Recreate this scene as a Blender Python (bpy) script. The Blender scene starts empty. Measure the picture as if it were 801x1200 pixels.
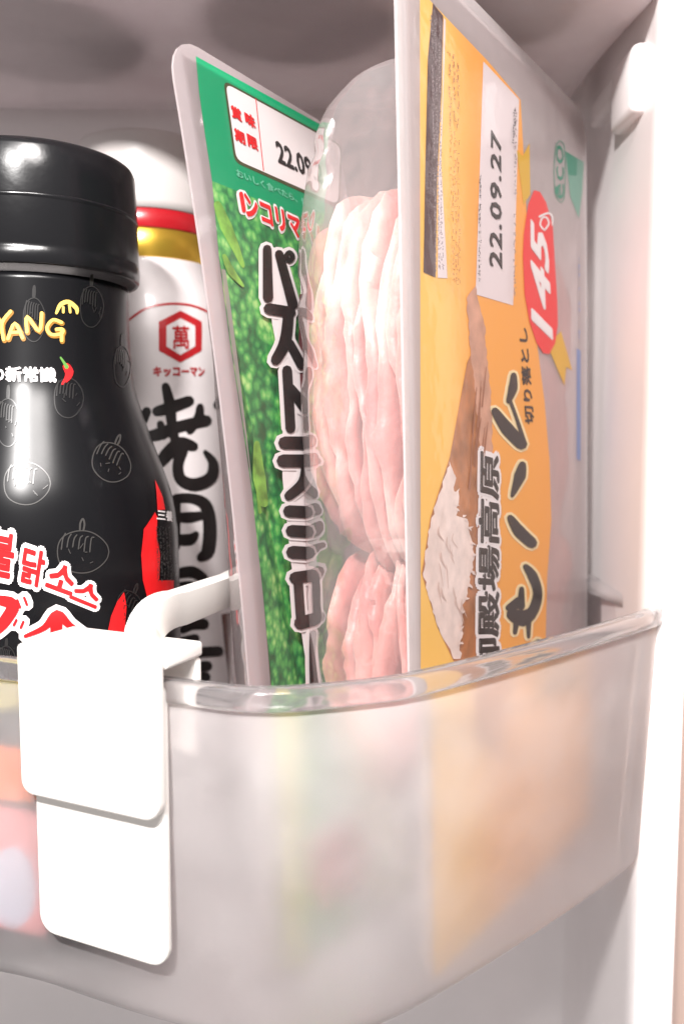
import bpy, bmesh, math, random
import numpy as np
from mathutils import Vector, noise
from mathutils.geometry import tessellate_polygon

# ------------------------------------------------------------------ camera, world, lamps, exposure
# All layout numbers are centimetres with the lens at the origin (x right, y away, z up);
# W() turns them into metres, 1 m above the kitchen floor.
PITCH = math.radians(5.0)
F = 1000.0                       # focal length in photo pixels (photo is 801 x 1200)
CP, SP = math.cos(PITCH), math.sin(PITCH)
sc = bpy.context.scene
COL = sc.collection
cd = bpy.data.cameras.new('camera')
cam = bpy.data.objects.new('camera', cd); COL.objects.link(cam)
cam.location = (0, 0, 1.0)
cam.rotation_euler = (math.pi/2 - PITCH, 0, 0)
cd.sensor_fit = 'VERTICAL'; cd.sensor_height = 36.0; cd.lens = 36.0*F/1200.0
cd.clip_start = 0.01; cd.clip_end = 20
cd.dof.use_dof = True; cd.dof.focus_distance = 0.190; cd.dof.aperture_fstop = 13
sc.camera = cam

world = bpy.data.worlds.new('World'); sc.world = world; world.use_nodes = True
bg = world.node_tree.nodes['Background']
bg.inputs[0].default_value = (1.0, 0.955, 0.95, 1); bg.inputs[1].default_value = 0.52

def area(name, loc, target, sx, sy, power, col):
    l = bpy.data.lights.new(name, 'AREA'); l.shape = 'ELLIPSE'; l.size = sx*.01; l.size_y = sy*.01
    l.energy = power; l.color = col
    o = bpy.data.objects.new(name, l); COL.objects.link(o)
    o.location = Vector(loc)*.01 + Vector((0, 0, 1))
    o.rotation_euler = (Vector(target)-Vector(loc)).to_track_quat('-Z', 'Y').to_euler()
    return o
area('fridge_ceiling_lamp', (3, -14, 31), (1, 22, -2), 16, 8, 3.4, (1.0, .955, .93))
area('fridge_side_lamp', (-8, -12, 22), (3, 22, -3), 4.0, 2.0, 3.6, (1.0, .97, .95))

sc.view_settings.view_transform = 'Standard'; sc.view_settings.look = 'None'
sc.view_settings.gamma = 1; sc.view_settings.use_curve_mapping = False
sc.view_settings.exposure = -0.14
sc.render.engine = 'CYCLES'
cy = sc.cycles
cy.use_denoising = True
cy.max_bounces = 20; cy.transmission_bounces = 14; cy.transparent_max_bounces = 24
cy.diffuse_bounces = 5; cy.glossy_bounces = 5
cy.caustics_refractive = True; cy.caustics_reflective = False
cy.sample_clamp_indirect = 30.0

# ------------------------------------------------------------------ helpers
rnd = random.Random(7)
def W(p): return Vector((p[0]*.01, p[1]*.01, p[2]*.01 + 1.0))
def ray(px, py):
    u, v = (px-400.5)/F, (600-py)/F
    return np.array([u, v*SP+CP, v*CP-SP])
def at_d(px, py, d):
    r = ray(px, py); return r*(d/r[1])
def at_z(px, py, z):
    r = ray(px, py); return r*(z/r[2])
def project(p):
    x, y, z = p
    f = y*CP - z*SP; v = y*SP + z*CP
    return np.array([400.5 + F*x/f, 600 - F*v/f])
def solve(surf, px, py, g):
    """surface coordinates (a, b) of the point a photo pixel looks at"""
    ab = np.array(g, float); t = np.array([px, py], float)
    for _ in range(40):
        p = project(surf(ab[0], ab[1], 0)); e = t-p
        if abs(e).max() < 1e-3: break
        h = 1e-3
        J = np.stack([(project(surf(ab[0]+h, ab[1], 0))-p)/h, (project(surf(ab[0], ab[1]+h, 0))-p)/h], 1)
        st = np.linalg.lstsq(J, e, rcond=None)[0]
        n = np.abs(st).max()
        if n > 1.0: st *= 1.0/n
        ab += st
    return ab

ORIG = {}
def thing(name, base, label=None, cat=None, group=None):
    o = bpy.data.objects.new(name, None); COL.objects.link(o)
    o.location = W(base); o.empty_display_size = .01
    ORIG[o.name] = W(base)
    if label: o['label'] = label
    if cat: o['category'] = cat
    if group: o['group'] = group
    return o
def link(name, me, mat, parent=None, smooth=False):
    o = bpy.data.objects.new(name, me); COL.objects.link(o)
    if mat is not None: me.materials.append(mat)
    if parent is not None:
        o.parent = parent
    ORIG[o.name] = ORIG[parent.name] if parent is not None else Vector((0, 0, 0))
    if smooth: me.shade_smooth()
    return o
def mesh(name, verts, faces, mat, parent=None, smooth=False):
    org = ORIG[parent.name] if parent is not None else Vector((0, 0, 0))
    me = bpy.data.meshes.new(name)
    me.from_pydata([W(v)-org for v in verts], [], faces); me.update()
    bm = bmesh.new(); bm.from_mesh(me); bmesh.ops.recalc_face_normals(bm, faces=bm.faces); bm.to_mesh(me); bm.free()
    return link(name, me, mat, parent, smooth)
def sheet(name, verts, faces, mat, parent, smooth=True):
    """open sheet: normals kept as wound"""
    org = ORIG[parent.name]
    me = bpy.data.meshes.new(name)
    me.from_pydata([W(v)-org for v in verts], [], faces); me.update()
    return link(name, me, mat, parent, smooth)

def bevel(o, w, seg=3):
    m = o.modifiers.new('bevel', 'BEVEL'); m.width = w*.01; m.segments = seg; m.limit_method = 'ANGLE'
    m.angle_limit = math.radians(35)
    o.data.shade_smooth()
    return o

# ---- materials
def nmat(name):
    m = bpy.data.materials.new(name); m.use_nodes = True
    nt = m.node_tree; b = nt.nodes['Principled BSDF']
    return m, nt, b
def plain(name, col, rough=.4, spec=.5, coat=0, sss=0, metal=0, var=0.0, vscale=200, bump=0.0, bscale=800):
    m, nt, b = nmat(name)
    b.inputs['Base Color'].default_value = (*col, 1); b.inputs['Roughness'].default_value = rough
    b.inputs['Specular IOR Level'].default_value = spec; b.inputs['Coat Weight'].default_value = coat
    b.inputs['Coat Roughness'].default_value = .08; b.inputs['Metallic'].default_value = metal
    if sss:
        b.inputs['Subsurface Weight'].default_value = sss; b.inputs['Subsurface Scale'].default_value = .003
    tc = nt.nodes.new('ShaderNodeTexCoord')
    if var:
        n = nt.nodes.new('ShaderNodeTexNoise'); n.inputs['Scale'].default_value = vscale; n.inputs['Detail'].default_value = 5
        nt.links.new(tc.outputs['Object'], n.inputs['Vector'])
        mp = nt.nodes.new('ShaderNodeMapRange'); mp.inputs['From Min'].default_value = .3; mp.inputs['From Max'].default_value = .7
        mp.inputs['To Min'].default_value = 1-var; mp.inputs['To Max'].default_value = 1+var
        nt.links.new(n.outputs['Fac'], mp.inputs['Value'])
        mx = nt.nodes.new('ShaderNodeVectorMath'); mx.operation = 'SCALE'; mx.inputs[0].default_value = col
        nt.links.new(mp.outputs['Result'], mx.inputs['Scale']); nt.links.new(mx.outputs['Vector'], b.inputs['Base Color'])
    if bump:
        n = nt.nodes.new('ShaderNodeTexNoise'); n.inputs['Scale'].default_value = bscale; n.inputs['Detail'].default_value = 3
        nt.links.new(tc.outputs['Object'], n.inputs['Vector'])
        bp = nt.nodes.new('ShaderNodeBump'); bp.inputs['Strength'].default_value = bump; bp.inputs['Distance'].default_value = .0005
        nt.links.new(n.outputs['Fac'], bp.inputs['Height']); nt.links.new(bp.outputs['Normal'], b.inputs['Normal'])
    return m
def film(name, tint=(1, 1, 1), milk=.0, milkcol=(.9, .87, .87), rough=.06, gloss=1.0, bump=.25, bscale=120, cap_=.5):
    """thin clear plastic film: mostly lets light through, gloss by angle, some milkiness"""
    m, nt, b = nmat(name); nt.nodes.remove(b); out = nt.nodes['Material Output']
    t = nt.nodes.new('ShaderNodeBsdfTransparent'); t.inputs[0].default_value = (*tint, 1)
    d = nt.nodes.new('ShaderNodeBsdfDiffuse'); d.inputs[0].default_value = (*milkcol, 1)
    tl = nt.nodes.new('ShaderNodeBsdfTranslucent'); tl.inputs[0].default_value = (*milkcol, 1)
    md = nt.nodes.new('ShaderNodeMixShader'); md.inputs[0].default_value = .4
    nt.links.new(d.outputs[0], md.inputs[1]); nt.links.new(tl.outputs[0], md.inputs[2])
    m1 = nt.nodes.new('ShaderNodeMixShader'); m1.inputs[0].default_value = milk
    nt.links.new(t.outputs[0], m1.inputs[1]); nt.links.new(md.outputs[0], m1.inputs[2])
    g = nt.nodes.new('ShaderNodeBsdfGlossy'); g.inputs['Roughness'].default_value = rough
    tc = nt.nodes.new('ShaderNodeTexCoord'); n = nt.nodes.new('ShaderNodeTexNoise')
    n.inputs['Scale'].default_value = bscale; n.inputs['Detail'].default_value = 2
    nt.links.new(tc.outputs['Object'], n.inputs['Vector'])
    bp = nt.nodes.new('ShaderNodeBump'); bp.inputs['Strength'].default_value = bump; bp.inputs['Distance'].default_value = .002
    nt.links.new(n.outputs['Fac'], bp.inputs['Height']); nt.links.new(bp.outputs['Normal'], g.inputs['Normal'])
    lw = nt.nodes.new('ShaderNodeFresnel'); lw.inputs['IOR'].default_value = 1.5
    nt.links.new(bp.outputs['Normal'], lw.inputs['Normal'])
    ml = nt.nodes.new('ShaderNodeMath'); ml.operation = 'MULTIPLY'; ml.inputs[1].default_value = gloss; ml.use_clamp = True
    nt.links.new(lw.outputs[0], ml.inputs[0])
    mi = nt.nodes.new('ShaderNodeMath'); mi.operation = 'MINIMUM'; mi.inputs[1].default_value = cap_
    nt.links.new(ml.outputs[0], mi.inputs[0]); ml = mi
    m2 = nt.nodes.new('ShaderNodeMixShader')
    nt.links.new(ml.outputs[0], m2.inputs[0]); nt.links.new(m1.outputs[0], m2.inputs[1]); nt.links.new(g.outputs[0], m2.inputs[2])
    nt.links.new(m2.outputs[0], out.inputs[0])
    return m
def frosted(name, rough, milk, col=(.97, .95, .95), ior=1.4, milkcol=(.86, .83, .84), dirt=0.0, clear=0.0):
    m, nt, b = nmat(name); out = nt.nodes['Material Output']
    b.inputs['Base Color'].default_value = (*col, 1); b.inputs['Transmission Weight'].default_value = 1
    b.inputs['Roughness'].default_value = rough; b.inputs['IOR'].default_value = ior
    d = nt.nodes.new('ShaderNodeBsdfDiffuse'); d.inputs[0].default_value = (*milkcol, 1)
    tl = nt.nodes.new('ShaderNodeBsdfTranslucent'); tl.inputs[0].default_value = (*milkcol, 1)
    md = nt.nodes.new('ShaderNodeMixShader'); md.inputs[0].default_value = .5
    nt.links.new(d.outputs[0], md.inputs[1]); nt.links.new(tl.outputs[0], md.inputs[2])
    mx = nt.nodes.new('ShaderNodeMixShader'); mx.inputs[0].default_value = milk
    if dirt:
        tc = nt.nodes.new('ShaderNodeTexCoord'); n = nt.nodes.new('ShaderNodeTexNoise')
        n.inputs['Scale'].default_value = 38; n.inputs['Detail'].default_value = 5
        nt.links.new(tc.outputs['Object'], n.inputs['Vector'])
        mp = nt.nodes.new('ShaderNodeMapRange'); mp.inputs['From Min'].default_value = .35; mp.inputs['From Max'].default_value = .65
        mp.inputs['To Min'].default_value = max(0, milk-dirt); mp.inputs['To Max'].default_value = min(1, milk+dirt)
        nt.links.new(n.outputs['Fac'], mp.inputs['Value']); nt.links.new(mp.outputs['Result'], mx.inputs[0])
    nt.links.new(b.outputs[0], mx.inputs[1]); nt.links.new(md.outputs[0], mx.inputs[2])
    last = mx
    if clear:                                             # share of the sheet that lets light straight through
        tr = nt.nodes.new('ShaderNodeBsdfTransparent'); tr.inputs[0].default_value = (*col, 1)
        mc = nt.nodes.new('ShaderNodeMixShader'); mc.inputs[0].default_value = clear
        nt.links.new(mx.outputs[0], mc.inputs[1]); nt.links.new(tr.outputs[0], mc.inputs[2]); last = mc
    nt.links.new(last.outputs[0], out.inputs[0])
    return m

M = {}
M['liner'] = plain('liner_white_plastic', (.83, .785, .78), .38, .4, var=.03, vscale=30, bump=.06, bscale=500)
M['gasket'] = plain('gasket_rubber', (.50, .37, .32), .6, .3)
M['frost'] = frosted('frosted_pocket_plastic', .46, .33, ior=1.36, milkcol=(.95, .91, .91), dirt=.08, clear=.08)
M['frost_in'] = frosted('clear_inner_plastic', .30, .02, ior=1.15, clear=.95)
M['frost_up'] = frosted('frosted_upper_plastic', .30, .80, milkcol=(.80, .74, .75), dirt=.19)
M['rim'] = frosted('clear_rim_plastic', .12, .14)
M['white'] = plain('divider_white_plastic', (.86, .83, .79), .35, .5, bump=.04, bscale=900)
M['black'] = plain('black_gloss_wrap', (.005, .005, .006), .27, .24, coat=.0, bump=.03, bscale=150)
M['capblack'] = plain('black_cap_plastic', (.006, .006, .007), .22, .4, bump=.08, bscale=400)
M['ghost'] = plain('faded_grey_ink', (.045, .042, .040), .3)
M['ghost2'] = plain('dim_grey_ink', (.017, .016, .016), .3)
M['gold_ink'] = plain('gold_yellow_ink', (.80, .52, .12), .3)
M['goldshade'] = plain('brown_gold_ink', (.28, .13, .02), .3)
M['white_ink'] = plain('white_ink', (.84, .80, .80), .35)
M['red_ink'] = plain('red_ink', (.72, .012, .015), .3)
M['green_stem'] = plain('chili_green_ink', (.10, .25, .05), .3)
M['label_white'] = plain('white_label', (.68, .63, .63), .35, .4, coat=.2, var=.02)
M['capwhite'] = plain('cream_cap', (.70, .65, .63), .4)
M['band_red'] = plain('red_band', (.50, .012, .02), .3, coat=.3)
M['band_gold'] = plain('gold_band', (.72, .45, .06), .28, metal=.75)
M['dark_red'] = plain('dark_red_ink', (.42, .015, .02), .3)
M['ink'] = plain('black_ink', (.012, .010, .010), .35)
M['sauce'] = plain('brown_sauce', (.09, .022, .012), .2, coat=.5)
M['film'] = film('clear_film', (1, .985, .985), .015, gloss=.4, bump=.12)
M['blister'] = film('clear_blister', (.98, .95, .95), .24, (.80, .72, .72), gloss=1.6, rough=.06, bump=1.0, bscale=55, cap_=.42)
M['flange'] = film('milky_flange', (.97, .93, .93), .56, (.68, .60, .61), rough=.12, gloss=1.0, bump=.2)
M['flange2'] = film('milky_flange_light', (.98, .95, .95), .62, (.84, .78, .78), rough=.12, gloss=1.0, bump=.2)
M['window'] = film('milky_window_film', (.98, .94, .94), .50, (.96, .88, .88), rough=.15, gloss=.8, bump=.4, bscale=60)
M['green'] = plain('green_print', (.0, .30, .125), .35, coat=.3)
M['orange'] = plain('orange_print', (.90, .40, .055), .35, coat=.05, var=.06, vscale=60)
def panel_print(c1, c2, w, u0, u1):
    """printed colour blend across the label, yellow at its outer side to orange"""
    m, nt, b = nmat('orange_blend_print')
    tc = nt.nodes.new('ShaderNodeTexCoord'); d = nt.nodes.new('ShaderNodeVectorMath'); d.operation = 'DOT_PRODUCT'; d.inputs[1].default_value = w
    n = nt.nodes.new('ShaderNodeTexNoise'); n.inputs['Scale'].default_value = 45; n.inputs['Detail'].default_value = 5
    nt.links.new(tc.outputs['Object'], d.inputs[0]); nt.links.new(tc.outputs['Object'], n.inputs['Vector'])
    a = nt.nodes.new('ShaderNodeMath'); a.operation = 'MULTIPLY_ADD'; a.inputs[1].default_value = .012
    nt.links.new(n.outputs['Fac'], a.inputs[0]); nt.links.new(d.outputs['Value'], a.inputs[2])
    r = nt.nodes.new('ShaderNodeMapRange'); r.interpolation_type = 'SMOOTHSTEP'
    r.inputs['From Min'].default_value = u0+.006; r.inputs['From Max'].default_value = u1+.006
    nt.links.new(a.outputs[0], r.inputs['Value'])
    mx = nt.nodes.new('ShaderNodeMix'); mx.data_type = 'RGBA'; mx.inputs['A'].default_value = (*c1, 1); mx.inputs['B'].default_value = (*c2, 1)
    nt.links.new(r.outputs['Result'], mx.inputs['Factor']); nt.links.new(mx.outputs['Result'], b.inputs['Base Color'])
    b.inputs['Roughness'].default_value = .38
    return m
M['yellow'] = plain('yellow_print', (.95, .57, .12), .35, coat=.05, var=.03, vscale=60)
M['brownp'] = plain('brown_print', (.42, .15, .045), .38, coat=.06, var=.35, vscale=160)
M['pinkbr'] = plain('pink_brown_print', (.58, .30, .20), .38, coat=.06, var=.2, vscale=200)
M['snow'] = plain('snow_print', (.82, .66, .60), .38, coat=.06, var=.12, vscale=260)
M['ridge'] = plain('ridge_print', (.33, .115, .05), .38)
M['outline'] = plain('outline_white_print', (.86, .80, .80), .38)
M['outline2'] = plain('outline_cream_print', (.93, .74, .42), .38)
M['snowline'] = plain('snow_shadow_print', (.64, .46, .40), .38, coat=.06)
M['lilac'] = plain('pale_label_print', (.76, .67, .68), .35, coat=.2)
M['darkbrown'] = plain('dark_brown_print', (.07, .035, .04), .35)
M['greytext'] = plain('grey_print', (.22, .17, .18), .35)
M['browntext'] = plain('brown_print_small', (.40, .14, .03), .35)
M['badge'] = plain('badge_red_print', (.80, .02, .02), .38, coat=.06)
M['ribbon'] = plain('ribbon_gold_print', (.68, .40, .02), .38, coat=.06)
M['eco'] = plain('eco_green_print', (.02, .24, .15), .35)
M['eco2'] = plain('eco_pale_print', (.16, .36, .28), .35)
M['blue_ink'] = plain('blue_print', (.18, .26, .50), .4)
M['maroon'] = plain('meat_photo_print', (.17, .055, .06), .35, var=.35, vscale=180)
M['pale_text'] = plain('pale_green_text', (.16, .55, .36), .35)
M['line_brown'] = plain('dark_border_print', (.06, .06, .02), .35)
M['ylw2'] = plain('pale_yellow_print', (.62, .60, .14), .35, var=.15, vscale=150)
M['patch_y'] = plain('patch_yellow_print', (.55, .50, .16), .35)
M['patch_o'] = plain('patch_orange_print', (.75, .16, .02), .35)
M['patch_p'] = plain('patch_pink_print', (.72, .22, .22), .35)
M['patch_b'] = plain('patch_blue_print', (.50, .52, .62), .35)
M['pastrami'] = plain('pastrami_meat', (.40, .24, .22), .35, sss=.2, var=.3, vscale=120)
def broccoli():
    m, nt, b = nmat('broccoli_photo_print')
    tc = nt.nodes.new('ShaderNodeTexCoord')
    v = nt.nodes.new('ShaderNodeTexVoronoi'); v.inputs['Scale'].default_value = 430; v.inputs['Randomness'].default_value = 1
    n = nt.nodes.new('ShaderNodeTexNoise'); n.inputs['Scale'].default_value = 95; n.inputs['Detail'].default_value = 7; n.inputs['Roughness'].default_value = .65
    nt.links.new(tc.outputs['Object'], v.inputs['Vector']); nt.links.new(tc.outputs['Object'], n.inputs['Vector'])
    a = nt.nodes.new('ShaderNodeMath'); a.operation = 'MULTIPLY_ADD'; a.inputs[1].default_value = -.32
    nt.links.new(v.outputs['Distance'], a.inputs[0]); nt.links.new(n.outputs['Fac'], a.inputs[2])
    r = nt.nodes.new('ShaderNodeValToRGB')
    els = r.color_ramp.elements
    els[0].position = .16; els[0].color = (.010, .085, .03, 1)
    els[1].position = .56; els[1].color = (.46, .74, .26, 1)
    e = els.new(.29); e.color = (.02, .20, .06, 1)
    e = els.new(.41); e.color = (.10, .44, .10, 1)
    nt.links.new(a.outputs[0], r.inputs[0]); nt.links.new(r.outputs[0], b.inputs['Base Color'])
    b.inputs['Roughness'].default_value = .35; b.inputs['Coat Weight'].default_value = .25
    return m
M['broccoli'] = broccoli()
M['stem'] = plain('broccoli_stem_print', (.17, .38, .055), .38, coat=.06, var=.5, vscale=260)
def ham_mat(name, c1, c2, c3):
    m, nt, b = nmat(name)
    tc = nt.nodes.new('ShaderNodeTexCoord')
    mp = nt.nodes.new('ShaderNodeMapping'); mp.inputs['Scale'].default_value = (1, 1, .45)
    n = nt.nodes.new('ShaderNodeTexNoise'); n.inputs['Scale'].default_value = 75; n.inputs['Detail'].default_value = 6; n.inputs['Distortion'].default_value = .6
    nt.links.new(tc.outputs['Object'], mp.inputs[0]); nt.links.new(mp.outputs[0], n.inputs['Vector'])
    r = nt.nodes.new('ShaderNodeValToRGB'); els = r.color_ramp.elements
    els[0].position = .30; els[0].color = (*c1, 1); els[1].position = .68; els[1].color = (*c3, 1)
    e = els.new(.48); e.color = (*c2, 1)
    nt.links.new(n.outputs['Fac'], r.inputs[0]); nt.links.new(r.outputs[0], b.inputs['Base Color'])
    b.inputs['Roughness'].default_value = .42; b.inputs['Subsurface Weight'].default_value = .6
    b.inputs['Subsurface Scale'].default_value = .004; b.inputs['Subsurface Radius'].default_value = (1, .4, .3)
    n2 = nt.nodes.new('ShaderNodeTexNoise'); n2.inputs['Scale'].default_value = 350; n2.inputs['Detail'].default_value = 4
    nt.links.new(tc.outputs['Object'], n2.inputs['Vector'])
    bp = nt.nodes.new('ShaderNodeBump'); bp.inputs['Strength'].default_value = .5; bp.inputs['Distance'].default_value = .0008
    nt.links.new(n2.outputs['Fac'], bp.inputs['Height']); nt.links.new(bp.outputs['Normal'], b.inputs['Normal'])
    return m
M['ham'] = ham_mat('ham_pale', (.52, .20, .19), (.65, .32, .29), (.79, .54, .49))
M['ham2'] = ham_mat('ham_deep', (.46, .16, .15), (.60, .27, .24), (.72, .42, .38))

# ------------------------------------------------------------------ flat print on a surface
def lay(name, surf, tris2d, off, mat, parent, step=.25, curved=False):
    """tris2d: list of (verts ab, faces); builds a thin print layer following the surface"""
    bm = bmesh.new()
    for vs, fs, dz in tris2d:
        bv = [bm.verts.new((v[0], v[1], dz)) for v in vs]
        for f in fs:
            try: bm.faces.new([bv[i] for i in f])
            except ValueError: pass
    if curved and len(bm.verts):
        xs = [v.co.x for v in bm.verts]; ys = [v.co.y for v in bm.verts]
        x = min(xs)+step
        while x < max(xs):
            bmesh.ops.bisect_plane(bm, geom=bm.verts[:]+bm.edges[:]+bm.faces[:], plane_co=(x, 0, 0), plane_no=(1, 0, 0), dist=1e-6); x += step
        y = min(ys)+step*2
        while y < max(ys):
            bmesh.ops.bisect_plane(bm, geom=bm.verts[:]+bm.edges[:]+bm.faces[:], plane_co=(0, y, 0), plane_no=(0, 1, 0), dist=1e-6); y += step*2
    org = ORIG[parent.name]
    for v in bm.verts:
        v.co = W(surf(v.co.x, v.co.y, off+v.co.z)) - org
    me = bpy.data.meshes.new(name); bm.to_mesh(me); bm.free()
    return link(name, me, mat, parent)
def tess(pts):
    f = tessellate_polygon([[Vector((p[0], p[1], 0)) for p in pts]])
    return pts, [tuple(t) for t in f]
class Print:
    """printing on one surface, laid out by photo pixels"""
    def __init__(self, surf, guess, curved=False):
        self.s, self.g, self.curved = surf, guess, curved
    def ab(self, p): return solve(self.s, p[0], p[1], self.g)
    def poly(self, name, pts, off, mat, parent, jag=0.0):
        if jag:                                          # ragged printed edge
            r = random.Random(len(pts)); q = []
            for i in range(len(pts)):
                a, b = np.array(pts[i], float), np.array(pts[(i+1) % len(pts)], float)
                n = max(1, int(np.linalg.norm(b-a)/5))
                for k in range(n): q.append(a+(b-a)*k/n+(np.array([r.uniform(-jag, jag), r.uniform(-jag, jag)]) if k else 0))
            pts = q
        pts = [self.ab(p) for p in pts]
        v, f = tess(pts)
        return lay(name, self.s, [(v, f, 0)], off, mat, parent, curved=self.curved)
    def strokes(self, name, lst, off, mat, parent, grow=0.0):
        """lst: [(points px, widths px)] brush strokes with round ends"""
        parts = []
        for k, (pts, wd) in enumerate(lst):
            pts = [np.array(p, float) for p in pts]
            if not isinstance(wd, (list, tuple)): wd = [wd]*len(pts)
            if len(pts) > 2:                                   # smooth the spine
                n = len(pts); q = []; qw = []
                for i in range(n-1):
                    p0, p1, p2, p3 = pts[max(i-1, 0)], pts[i], pts[i+1], pts[min(i+2, n-1)]
                    for t in (0, .25, .5, .75):
                        q.append(.5*((2*p1)+(-p0+p2)*t+(2*p0-5*p1+4*p2-p3)*t*t+(-p0+3*p1-3*p2+p3)*t**3))
                        qw.append(wd[i]*(1-t)+wd[i+1]*t)
                q.append(pts[-1]); qw.append(wd[-1]); pts, wd = q, qw
            L, R = [], []
            n = len(pts)
            for i in range(n):
                d = pts[min(i+1, n-1)]-pts[max(i-1, 0)]; d = d/(np.linalg.norm(d)+1e-9); nn = np.array([-d[1], d[0]])
                h = wd[i]/2+grow
                if i == 0:
                    for a in (-90, -50, 0, 50):
                        t = math.radians(a); pass
                L.append(pts[i]+nn*h); R.append(pts[i]-nn*h)
            d0 = pts[0]-pts[1]; d0 /= np.linalg.norm(d0)+1e-9; d1 = pts[-1]-pts[-2]; d1 /= np.linalg.norm(d1)+1e-9
            def cap(c, d, h):
                nn = np.array([-d[1], d[0]])
                return [c + (nn*math.cos(t)+d*math.sin(t))*h for t in (math.pi*.25, math.pi*.5, math.pi*.75)]
            kf = 1.0 if grow > 0 else .45
            h0, h1 = wd[0]/2+grow, wd[-1]/2+grow
            c0 = [p if kf == 1 else p - d0*h0*.5*0 for p in cap(pts[0], d0, h0)] if True else []
            c1 = cap(pts[-1], d1, h1)
            vs = L + c1[::1] + R[::-1] + c0
            # strip faces keep it robust for bent strokes
            idx = []
            vv = [self.ab(p) for p in L] + [self.ab(p) for p in R]
            for i in range(n-1): idx.append((i, i+1, n+i+1, n+i))
            b = len(vv)
            e1 = [self.ab(p) for p in c1]; vv += e1
            # order L[-1] .. R[-1]: cap() runs from +nn side to -nn side of outward direction
            idx.append((n-1, b, b+1, b+2, 2*n-1))
            b = len(vv); e0 = [self.ab(p) for p in c0]; vv += e0
            idx.append((n, b, b+1, b+2, 0))
            parts.append((vv, idx, k*.0012))
        return lay(name, self.s, parts, off, mat, parent, curved=self.curved)
    def text(self, name, body, p0, p1, p2, off, mat, parent, bold=.0, p3=None, shear=0, spacing=1.0):
        """p0 lower-left, p1 lower-right, p2 upper-left photo pixels of the text box"""
        v, f = glyphs(body, spacing)
        mn, mx = v.min(0), v.max(0); sz = mx-mn
        A, B, C = self.ab(p0), self.ab(p1), self.ab(p2)
        D = self.ab(p3) if p3 is not None else B+C-A
        parts = []
        sh = [(0, 0)] if not bold else [(bold*math.cos(t), bold*math.sin(t)) for t in np.arange(14)*math.pi/7]+([(bold*.5*math.cos(t), bold*.5*math.sin(t)) for t in np.arange(8)*math.pi/4] if bold > .06 else [])+[(0, 0)]
        for k, (dx, dy) in enumerate(sh):
            s = (v[:, 0]+dx-mn[0])/sz[0]; t = (v[:, 1]+dy-mn[1])/sz[1]
            s = s + shear*t
            q = (1-s)[:, None]*(1-t)[:, None]*A + s[:, None]*(1-t)[:, None]*B + (1-s)[:, None]*t[:, None]*C + s[:, None]*t[:, None]*D
            parts.append((q, f, k*.0007))
        return lay(name, self.s, parts, off, mat, parent, curved=self.curved)
_g = {}
def glyphs(body, spacing=1.0):
    if (body, spacing) in _g: return _g[(body, spacing)]
    c = bpy.data.curves.new('tmp', 'FONT'); c.body = body; c.resolution_u = 2; c.space_character = spacing
    o = bpy.data.objects.new('tmp', c); COL.objects.link(o)
    dg = bpy.context.evaluated_depsgraph_get()
    me = bpy.data.meshes.new_from_object(o.evaluated_get(dg))
    v = np.array([(p.co.x, p.co.y) for p in me.vertices]); f = [tuple(p.vertices) for p in me.polygons]
    bpy.data.objects.remove(o); bpy.data.curves.remove(c); bpy.data.meshes.remove(me)
    _g[(body, spacing)] = (v, f); return v, f
def micro(pr, name, p0, p1, width, off, mat, parent, seed, pitch=6.0, fill=.8):
    """a line of print too small to read: rows of tiny ink marks along p0-p1"""
    r = random.Random(seed); a, b = np.array(p0, float), np.array(p1, float)
    L = np.linalg.norm(b-a); d = (b-a)/L; nn = np.array([-d[1], d[0]])
    st = []; t = 0
    while t < L:
        if r.random() < fill:
            for _ in range(3):
                c = a+d*(t+r.uniform(0, pitch*.7))+nn*r.uniform(-.35, .35)*width
                if r.random() < .5: e = c+d*r.uniform(.3, .6)*pitch
                else: e = c+nn*r.uniform(-.5, .5)*width
                st.append(([c, e], max(.7, width*.13)))
        t += pitch
    return pr.strokes(name, st, off, mat, parent)

# ------------------------------------------------------------------ plan of the door pocket
RIM_Z = -4.6
FLOOR_Z = -12.1
rim_px = [(0, 771), (60, 780), (130, 790), (210, 799), (300, 811), (400, 803), (480, 794), (600, 764), (700, 736), (763, 717)]
front = [at_z(x, y, RIM_Z)[:2] for x, y in rim_px]
front[0:0] = [np.array([-15.5, front[0][1]+1.9]), np.array([-11.0, front[0][1]+.9])]
e = front[-1]
outline_pts = front + [e+np.array([.55, .75]), e+np.array([.50, 1.9]), np.array([8.3, 27.5]), np.array([8.3, 31.0]), np.array([7.6, 31.5]),
                       np.array([-3, 31.5]), np.array([-15.0, 31.5]), np.array([-15.9, 30.6])]
def chaikin(pts, n):
    pts = [np.array(p, float) for p in pts]
    for _ in range(n):
        q = []
        for i in range(len(pts)):
            a, b = pts[i], pts[(i+1) % len(pts)]
            q += [a*.75+b*.25, a*.25+b*.75]
        pts = q
    return pts
def resample(pts, step):
    P = np.array(pts+[pts[0]]); s = np.r_[0, np.cumsum(np.linalg.norm(np.diff(P, axis=0), axis=1))]
    n = int(s[-1]/step); t = np.linspace(0, s[-1], n, endpoint=False)
    return np.stack([np.interp(t, s, P[:, 0]), np.interp(t, s, P[:, 1])], 1)
OUT = resample(chaikin(outline_pts, 3), .28)
def offset(P, d):
    """inward offset of the counter-clockwise outline"""
    T = np.roll(P, -1, 0)-np.roll(P, 1, 0); T /= np.linalg.norm(T, axis=1)[:, None]
    N = np.stack([-T[:, 1], T[:, 0]], 1)
    for _ in range(6): N = (np.roll(N, 1, 0)+N*2+np.roll(N, -1, 0)); N /= np.linalg.norm(N, axis=1)[:, None]
    return P+N*d
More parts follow.
